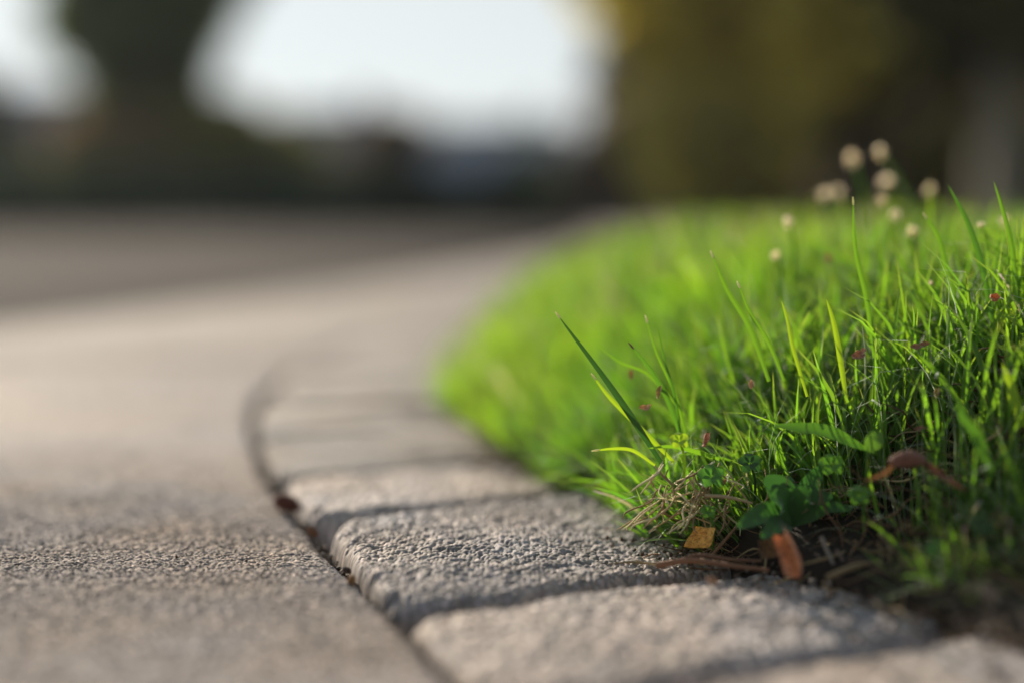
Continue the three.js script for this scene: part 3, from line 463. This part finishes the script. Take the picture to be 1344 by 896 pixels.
twig('light brown dead stem lying flat right of the grey twigs', [[1085, 758, 0.492], [1125, 742, 0.494], [1160, 738, 0.496]], 0.0012, rgb(0.24, 0.17, 0.09));
// tuft of bleached dead stems at the corner of the clump
{
  const o = thing('dead_tuft'); tag(o, 'tuft of bleached dead grass stems at the left foot of the clump', 'dead grass'); const b = at(885, 668, 0.545); o.position.copy(b); const r = mulberry(616);
  for (let k = 0; k < 62; k++) {
    const x0 = 855 + 125 * Math.pow(r(), 1.3), y0 = 605 + 70 * r(), d0 = 0.533 + 0.016 * r(), l = (r() - 0.6) * 80, h = 12 + 46 * r(), y1 = Math.min(696 + (x0 - 862) * 0.08, y0 + h);
    const p = [at(x0, y0, d0 + 0.004), at(x0 + l * 0.3 + (r() - 0.5) * 16, lerp(y0, y1, 0.35), d0 - 0.003 * r()), at(x0 + l * 0.8 + (r() - 0.5) * 16, lerp(y0, y1, 0.75), d0 - 0.006 * r()), at(x0 + l, y1, d0 - 0.004 - 0.006 * r())].map((q) => q.sub(b));
    mesh('dry_stem', tube(p, [0.00025, 0.00042 * (0.6 + r() * 0.6), 0.00035, 0.00015], 5), STRAWM[k % 3], o);
  }
}

// ------------------------------------------------------------------ far side: hedge, shrubs, trees, houses, car
const clumpGeo = (() => { const r = mulberry(55), gs = []; for (let k = 0; k < 9; k++) { const g = new THREE.PlaneGeometry(0.5, 0.26, 2, 1); const p = g.attributes.position; for (let i = 0; i < p.count; i++) p.setZ(i, -Math.abs(p.getX(i)) * 0.3); g.rotateX(r() * 6.28); g.rotateY(r() * 6.28); g.rotateZ(r() * 6.28); g.translate((r() - 0.5) * 0.9, (r() - 0.5) * 0.9, (r() - 0.5) * 0.9); gs.push(g); } const g = mergeGeometries(gs); g.computeVertexNormals(); return g; })();
const treeLeaf = leafy(rgb(1, 1, 1), { transmission: 0.5, clearcoat: 0.1, clearcoatRoughness: 0.5 }), bark = std(rgb(0.075, 0.055, 0.042), 1);
function foliage(name, parent, blobs, n, size, col, seed) {     // blobs: [x, y, z, rx, ry, rz] in the thing's own axes
  const r = mulberry(seed), M = [], C = [], vol = blobs.map((b) => b[3] * b[4] * b[5]), sum = vol.reduce((a, b) => a + b, 0), e = new THREE.Euler(), q = new THREE.Quaternion();
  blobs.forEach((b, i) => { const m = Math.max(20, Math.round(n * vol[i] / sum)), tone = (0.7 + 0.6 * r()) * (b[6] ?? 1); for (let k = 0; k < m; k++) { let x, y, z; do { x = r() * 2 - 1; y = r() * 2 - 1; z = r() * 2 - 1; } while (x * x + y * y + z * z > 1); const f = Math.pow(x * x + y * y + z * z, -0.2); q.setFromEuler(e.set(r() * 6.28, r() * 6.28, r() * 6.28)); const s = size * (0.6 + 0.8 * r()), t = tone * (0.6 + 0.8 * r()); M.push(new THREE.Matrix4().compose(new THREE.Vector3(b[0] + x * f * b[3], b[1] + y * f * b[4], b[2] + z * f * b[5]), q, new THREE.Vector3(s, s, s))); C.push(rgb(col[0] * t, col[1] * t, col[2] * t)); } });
  return tag(copies(name, clumpGeo, treeLeaf, M, C, parent), null, null, null, 'stuff');
}
const V = (x, y, z) => new THREE.Vector3(x, y, z);
function tree(name, label, x, d, trunk, limbs, blobs, n, size, col, seed, cat = 'tree', barkMat = bark) {
  const o = thing(name, [x, 0, -d]); tag(o, label, cat);
  mesh('trunk', mergeGeometries([tube(trunk.p.map((q) => V(...q)), trunk.r, 10), ...limbs.map(([p, r0]) => tube(p.map((q) => V(...q)), [r0, r0 * 0.7, r0 * 0.3], 7))]), barkMat, o);
  foliage('crown', o, blobs, n, size, col, seed); return o;
}
// tall tree left of the middle, narrow below and widening upward
tree('tall_tree', 'tall dark green tree standing against the bright sky at the left', -8.4, 35, { p: [[0, -0.1, 0], [0.1, 2, 0], [0, 5, 0.1], [0.05, 9, 0]], r: [0.5, 0.4, 0.3, 0.1] }, [[[[0, 3, 0], [0.9, 4.2, 0.2], [1.5, 5.2, 0]], 0.16], [[[0, 3.4, 0], [-0.9, 4.4, 0], [-1.5, 5.6, 0.3]], 0.16]],
  [[0, 2.5, 0, 1.25, 0.9, 0.9], [0.05, 3.5, 0, 1.5, 0.9, 1.1], [-0.1, 4.6, 0, 2.2, 1.1, 1.5], [0.3, 6.0, 0, 2.4, 1.2, 1.8], [-0.3, 7.8, 0, 2.1, 1.5, 1.9], [0, 9.6, 0, 1.6, 1.5, 1.5], [0.9, 5.0, 0.3, 1.0, 0.7, 0.9], [-1.1, 5.6, 0.2, 0.9, 0.7, 0.9]], 2500, 0.52, [0.20, 0.26, 0.11], 11);
function shrub(label, x, d, blobs, n, size, col, seed, name = 'shrub') { const o = thing(name, [x, 0, -d]); tag(o, label, 'shrub'); mesh('stem', mergeGeometries([tube([V(0, -0.1, 0), V(0.05, 0.4, 0), V(0.2, 0.9, 0)], [0.07, 0.05, 0.02], 6), tube([V(0, 0, 0), V(-0.1, 0.4, 0.1), V(-0.3, 0.9, 0)], [0.06, 0.05, 0.02], 6)]), bark, o); foliage('foliage', o, blobs, n, size, col, seed); return o; }
shrub('large olive shrub at the right foot of the tall tree', -6.1, 34, [[0, 0.9, 0, 1.7, 1.1, 1.2], [-0.5, 1.9, 0, 1.2, 0.9, 0.9], [0.7, 1.5, 0, 1.1, 0.8, 0.8]], 1700, 0.5, [0.30, 0.27, 0.07], 21);
shrub('brownish autumn shrub at the left foot of the tall tree', -8.6, 33, [[0, 1.6, 0, 1.2, 0.8, 0.8], [0.2, 0.8, 0, 1.2, 0.8, 0.8]], 1100, 0.45, [0.30, 0.21, 0.10], 22);
shrub('small brown-leaved shrub between the two grey-roofed houses', -3.5, 47, [[0, 2.4, 0, 1.1, 0.95, 0.8], [0, 1.2, 0, 1.2, 1.1, 0.8]], 1000, 0.5, [0.22, 0.15, 0.08], 23);
shrub('pale-topped shrub at the far left border before the grey house', -15.6, 46, [[0, 1.2, 0, 1.4, 1.0, 1.0], [-0.5, 3.4, 0, 1.0, 1.1, 0.9], [0.2, 2.4, 0, 0.9, 0.9, 0.8]], 1200, 0.5, [0.14, 0.14, 0.08], 24);
shrub('low dark shrub under the edge of the big tree at the right', 2.0, 29, [[0.2, 0.5, 0, 1.3, 0.6, 0.9], [-1.1, 0.4, 0, 0.9, 0.5, 0.8], [1.0, 0.7, 0, 0.9, 0.7, 0.8]], 800, 0.42, [0.13, 0.13, 0.08], 25);
{
  const o = thing('hedge', [-6.2, 0, -25]); tag(o, 'long low clipped dark green hedge along the far side of the road', 'hedge');
  const B = []; for (let k = 0; k < 20; k++) B.push([-7.5 + k * 0.75 + 0.1, 0.42 + 0.05 * Math.sin(k * 2.1), 0.1 * Math.sin(k), 0.62, 0.46, 0.5]); foliage('foliage', o, B, 4200, 0.32, [0.055, 0.095, 0.05], 31);
  for (let k = 0; k < 16; k++) mesh('stem', tube([V(-7.2 + k * 0.95, -0.1, 0), V(-7.15 + k * 0.95, 0.3, 0.05), V(-7.2 + k * 0.95, 0.7, 0)], [0.05, 0.04, 0.02], 5), bark, o);
}
{
  const verge = grid(40, 4, (i, j) => [-42 + i * 1.08, 0.0 + 0.05 * fbm(i, j, 8), -(22.5 + j * 10)]); tag(mesh('verge', verge, std(rgb(0.035, 0.05, 0.022), 1)), 'dark grass strip beyond the road under the hedge and houses', 'verge', null, 'structure');
}
// houses
function house(label, x, d, w, dep, wallH, ridge, turn, wallC, roofC, wins) {
  const o = thing('house', [x, 0, -d], turn); tag(o, label, 'house');
  mesh('wall', new RoundedBoxGeometry(w, wallH, dep, 2, 0.03).translate(0, wallH / 2, 0), std(wallC, 0.9), o);
  const s = new THREE.Shape([[-dep / 2 - 0.45, 0], [dep / 2 + 0.45, 0], [0, ridge - wallH]].map((p) => new THREE.Vector2(...p)));
  const rg = new THREE.ExtrudeGeometry(s, { depth: w + 0.8, bevelEnabled: true, bevelSize: 0.04, bevelThickness: 0.04, bevelSegments: 1 }); rg.rotateY(Math.PI / 2); rg.translate(-w / 2 - 0.4, wallH + 0.045, 0);
  const roof = mesh('roof', rg, std(roofC, 0.85), o); mesh('chimney', new RoundedBoxGeometry(0.5, 1, 0.5, 2, 0.02).translate(w * 0.22, ridge + 0.1, 0), std(rgb(0.16, 0.11, 0.09), 0.9), roof);
  for (const [wx, ww] of wins) { const f = mesh('window', new RoundedBoxGeometry(ww, 1.0, 0.12, 2, 0.02).translate(wx, wallH * 0.58, dep / 2), std(rgb(0.45, 0.45, 0.43), 0.6), o); mesh('pane', new RoundedBoxGeometry(ww - 0.16, 0.84, 0.04, 2, 0.01).translate(wx, wallH * 0.58, dep / 2 + 0.06), std(rgb(0.03, 0.035, 0.04), 0.1), f); }
  const dr = mesh('door', new RoundedBoxGeometry(0.95, 2, 0.1, 2, 0.02).translate(wins.length ? wins[0][0] + 1.7 : 0, 1, dep / 2 + 0.02), std(rgb(0.09, 0.06, 0.05), 0.6), o); mesh('handle', new THREE.SphereGeometry(0.05, 8, 6).translate((wins.length ? wins[0][0] + 1.7 : 0) + 0.36, 1, dep / 2 + 0.1), std(rgb(0.4, 0.36, 0.3), 0.3, { metalness: 1 }), dr);
}
house('low house at the far left with a dark grey roof and mauve-brown walls', -16.0, 52, 8.8, 7, 2.6, 4.5, 0.1, rgb(0.42, 0.34, 0.32), rgb(0.17, 0.16, 0.17), [[-2, 1.6], [2.6, 1.4]]);
house('small grey-roofed house right of the olive shrub', -6.2, 56, 3.8, 5, 2.5, 4.1, 0, rgb(0.3, 0.28, 0.26), rgb(0.2, 0.19, 0.2), [[-0.9, 1]]);
house('distant grey-green house at the end of the road', -0.3, 60, 4.2, 5, 2.4, 3.9, 0.1, rgb(0.32, 0.34, 0.33), rgb(0.19, 0.2, 0.19), [[-0.8, 1]]);
// car
{
  const o = thing('parked_car', [-0.4, -0.02, -27], 1.15); tag(o, 'blue-grey car parked at the far end of the road', 'car');
  const pr = new THREE.Shape(); pr.moveTo(-2.1, 0.32); pr.lineTo(-2.15, 0.75); pr.quadraticCurveTo(-2.0, 0.88, -1.2, 0.92); pr.lineTo(-0.55, 1.38); pr.quadraticCurveTo(0.2, 1.48, 1.0, 1.38); pr.lineTo(1.65, 0.98); pr.quadraticCurveTo(2.1, 0.95, 2.12, 0.8); pr.lineTo(2.1, 0.32); pr.lineTo(1.72, 0.3); pr.absarc(1.35, 0.3, 0.37, 0, Math.PI, false); pr.lineTo(-0.95, 0.26); pr.absarc(-1.35, 0.3, 0.37, 0, Math.PI, false); pr.lineTo(-2.1, 0.32);
  const bg = new THREE.ExtrudeGeometry(pr, { depth: 1.5, bevelEnabled: true, bevelSize: 0.08, bevelThickness: 0.12, bevelSegments: 4, curveSegments: 16 }); bg.translate(0, 0, -0.75);
  const body = mesh('body', bg, std(rgb(0.09, 0.11, 0.17), 0.45, { clearcoat: 0.3, clearcoatRoughness: 0.2 }), o), glass = std(rgb(0.03, 0.035, 0.04), 0.08);
  for (const s of [-1, 1]) { const w = new THREE.Shape([[-1.0, 0.95], [-0.5, 1.32], [0.2, 1.38], [0.95, 1.3], [1.4, 1.0]].map((p) => new THREE.Vector2(...p))); const g = new THREE.ExtrudeGeometry(w, { depth: 0.03, bevelEnabled: true, bevelSize: 0.01, bevelThickness: 0.01, bevelSegments: 1 }); g.translate(0, 0, s * 0.875 - 0.015); mesh('side_window', g, glass, o); mesh('headlight', new RoundedBoxGeometry(0.1, 0.14, 0.36, 2, 0.04).translate(-2.19, 0.68, s * 0.58), std(rgb(0.7, 0.72, 0.72), 0.1), o); mesh('door', new RoundedBoxGeometry(1.1, 0.5, 0.02, 2, 0.01).translate(0.1, 0.65, s * 0.875), std(rgb(0.10, 0.12, 0.17), 0.35), o); }
  const ws = new RoundedBoxGeometry(0.04, 0.62, 1.35, 2, 0.02); ws.rotateZ(-0.96); ws.translate(-0.9, 1.16, 0); mesh('windscreen', ws, glass, o);
  for (const x of [-1.35, 1.35]) for (const z of [-0.74, 0.74]) { const w = new THREE.Group(); w.name = 'wheel'; w.position.set(x, 0.31, z); o.add(w); mesh('tyre', new THREE.TorusGeometry(0.23, 0.085, 10, 24), std(rgb(0.02, 0.02, 0.02), 0.9), w); mesh('rim', new THREE.CylinderGeometry(0.17, 0.17, 0.12, 18).rotateX(Math.PI / 2), std(rgb(0.4, 0.4, 0.42), 0.35, { metalness: 0.9 }), w); }
}
// big dark tree at the right, branches down to the lawn, and the ones behind it
tree('spreading_tree', 'huge dark tree filling the upper right, branches hanging low over the lawn', 3.72, 16, { p: [[-0.2, -0.1, 0], [-0.1, 1, 0], [0.1, 2.4, 0.1], [0.2, 6, 0]], r: [0.42, 0.33, 0.28, 0.1] }, [[[[0, 1.6, 0], [-1.2, 2.6, 0.4], [-2.4, 3.2, 0.2]], 0.16], [[[0, 1.8, 0], [1.3, 2.8, 0.3], [2.6, 3.4, 0.2]], 0.16], [[[0, 2.2, 0], [0.3, 3.4, 1.0], [0.2, 4.5, 1.8]], 0.15]],
  [[-1.35, 1.75, 0, 1.1, 0.75, 1.0, 2.0], [-1.9, 2.75, 0.2, 1.15, 0.8, 1.1, 2.3], [-2.3, 3.7, 0.2, 1.2, 1.0, 1.3, 1.4], [-1.6, 0.95, 0.3, 0.95, 0.5, 0.8, 1.7], [-0.7, 2.2, 0.5, 0.9, 0.8, 0.8, 2.8], [0.6, 2.7, 0.3, 1.4, 1.2, 1.4, 0.5], [1.9, 2.6, 0.2, 1.4, 1.3, 1.4, 0.4], [3.2, 2.4, 0.3, 1.2, 1.1, 1.1, 2], [0, 4.6, 0, 2.6, 1.6, 2.2, 0.7], [-1.4, 4.9, 0, 1.6, 1.2, 1.6], [2.2, 4.6, 0, 2.0, 1.5, 1.8], [0.4, 6.2, 0, 2.0, 1.3, 1.8]], 5400, 0.5, [0.29, 0.25, 0.05], 41);  // seventh blob value paints sunlit left and shaded middle into the leaf colour
tree('added_pale_tree', 'slender added tree at the right border, its pale trunk standing in for a pale gap in the big crown', 4.75, 15, { p: [[0, -0.1, 0], [0.02, 0.9, 0], [0.0, 1.8, 0.05], [0.1, 3.6, 0]], r: [0.21, 0.2, 0.18, 0.08] }, [[[[0, 2.4, 0], [0.5, 3.0, 0], [0.9, 3.6, 0]], 0.07]], [[0.1, 3.3, 0, 1.0, 0.9, 0.9], [0.6, 4.0, 0, 0.9, 0.8, 0.8]], 700, 0.42, [0.06, 0.06, 0.02], 42, 'tree', std(rgb(0.30, 0.27, 0.21), 0.9));  // added tree: its pale trunk imitates a light gap in the crown
shrub('dark brown-leaved shrub behind the lawn, under the middle of the big tree', 3.2, 21, [[0, 1.0, 0, 1.6, 1.1, 1.0], [-1.2, 0.8, 0, 1.1, 0.9, 0.9], [1.6, 1.1, 0, 1.4, 1.2, 1.0]], 2200, 0.45, [0.15, 0.115, 0.085], 43);
shrub('olive shrub behind the lawn near the right border', 6.6, 20, [[0, 1.0, 0, 1.7, 1.2, 1.1], [0.4, 2.2, 0, 1.5, 1.2, 1.0]], 2000, 0.45, [0.20, 0.18, 0.035], 44);
tree('background_tree', 'dark tree beyond the big one, closing the gap above the shrubs', 5.0, 25, { p: [[0, -0.1, 0], [0, 1.5, 0], [0.1, 4, 0]], r: [0.4, 0.3, 0.12] }, [], [[0, 3, 0, 3.4, 1.8, 1.6], [-1.8, 2.2, 0, 1.6, 1.4, 1.2], [2.6, 2.6, 0, 2.2, 1.7, 1.4], [0.5, 5, 0, 2.8, 1.8, 1.6]], 4200, 0.62, [0.08, 0.065, 0.04], 45);

// ------------------------------------------------------------------ draw
const renderer = new THREE.WebGLRenderer({ antialias: true });
renderer.toneMapping = THREE.LinearToneMapping;
renderer.toneMappingExposure = EXPOSURE;
renderer.shadowMap.enabled = true;
renderer.setSize(1024, 682);
renderer.render(scene, camera);
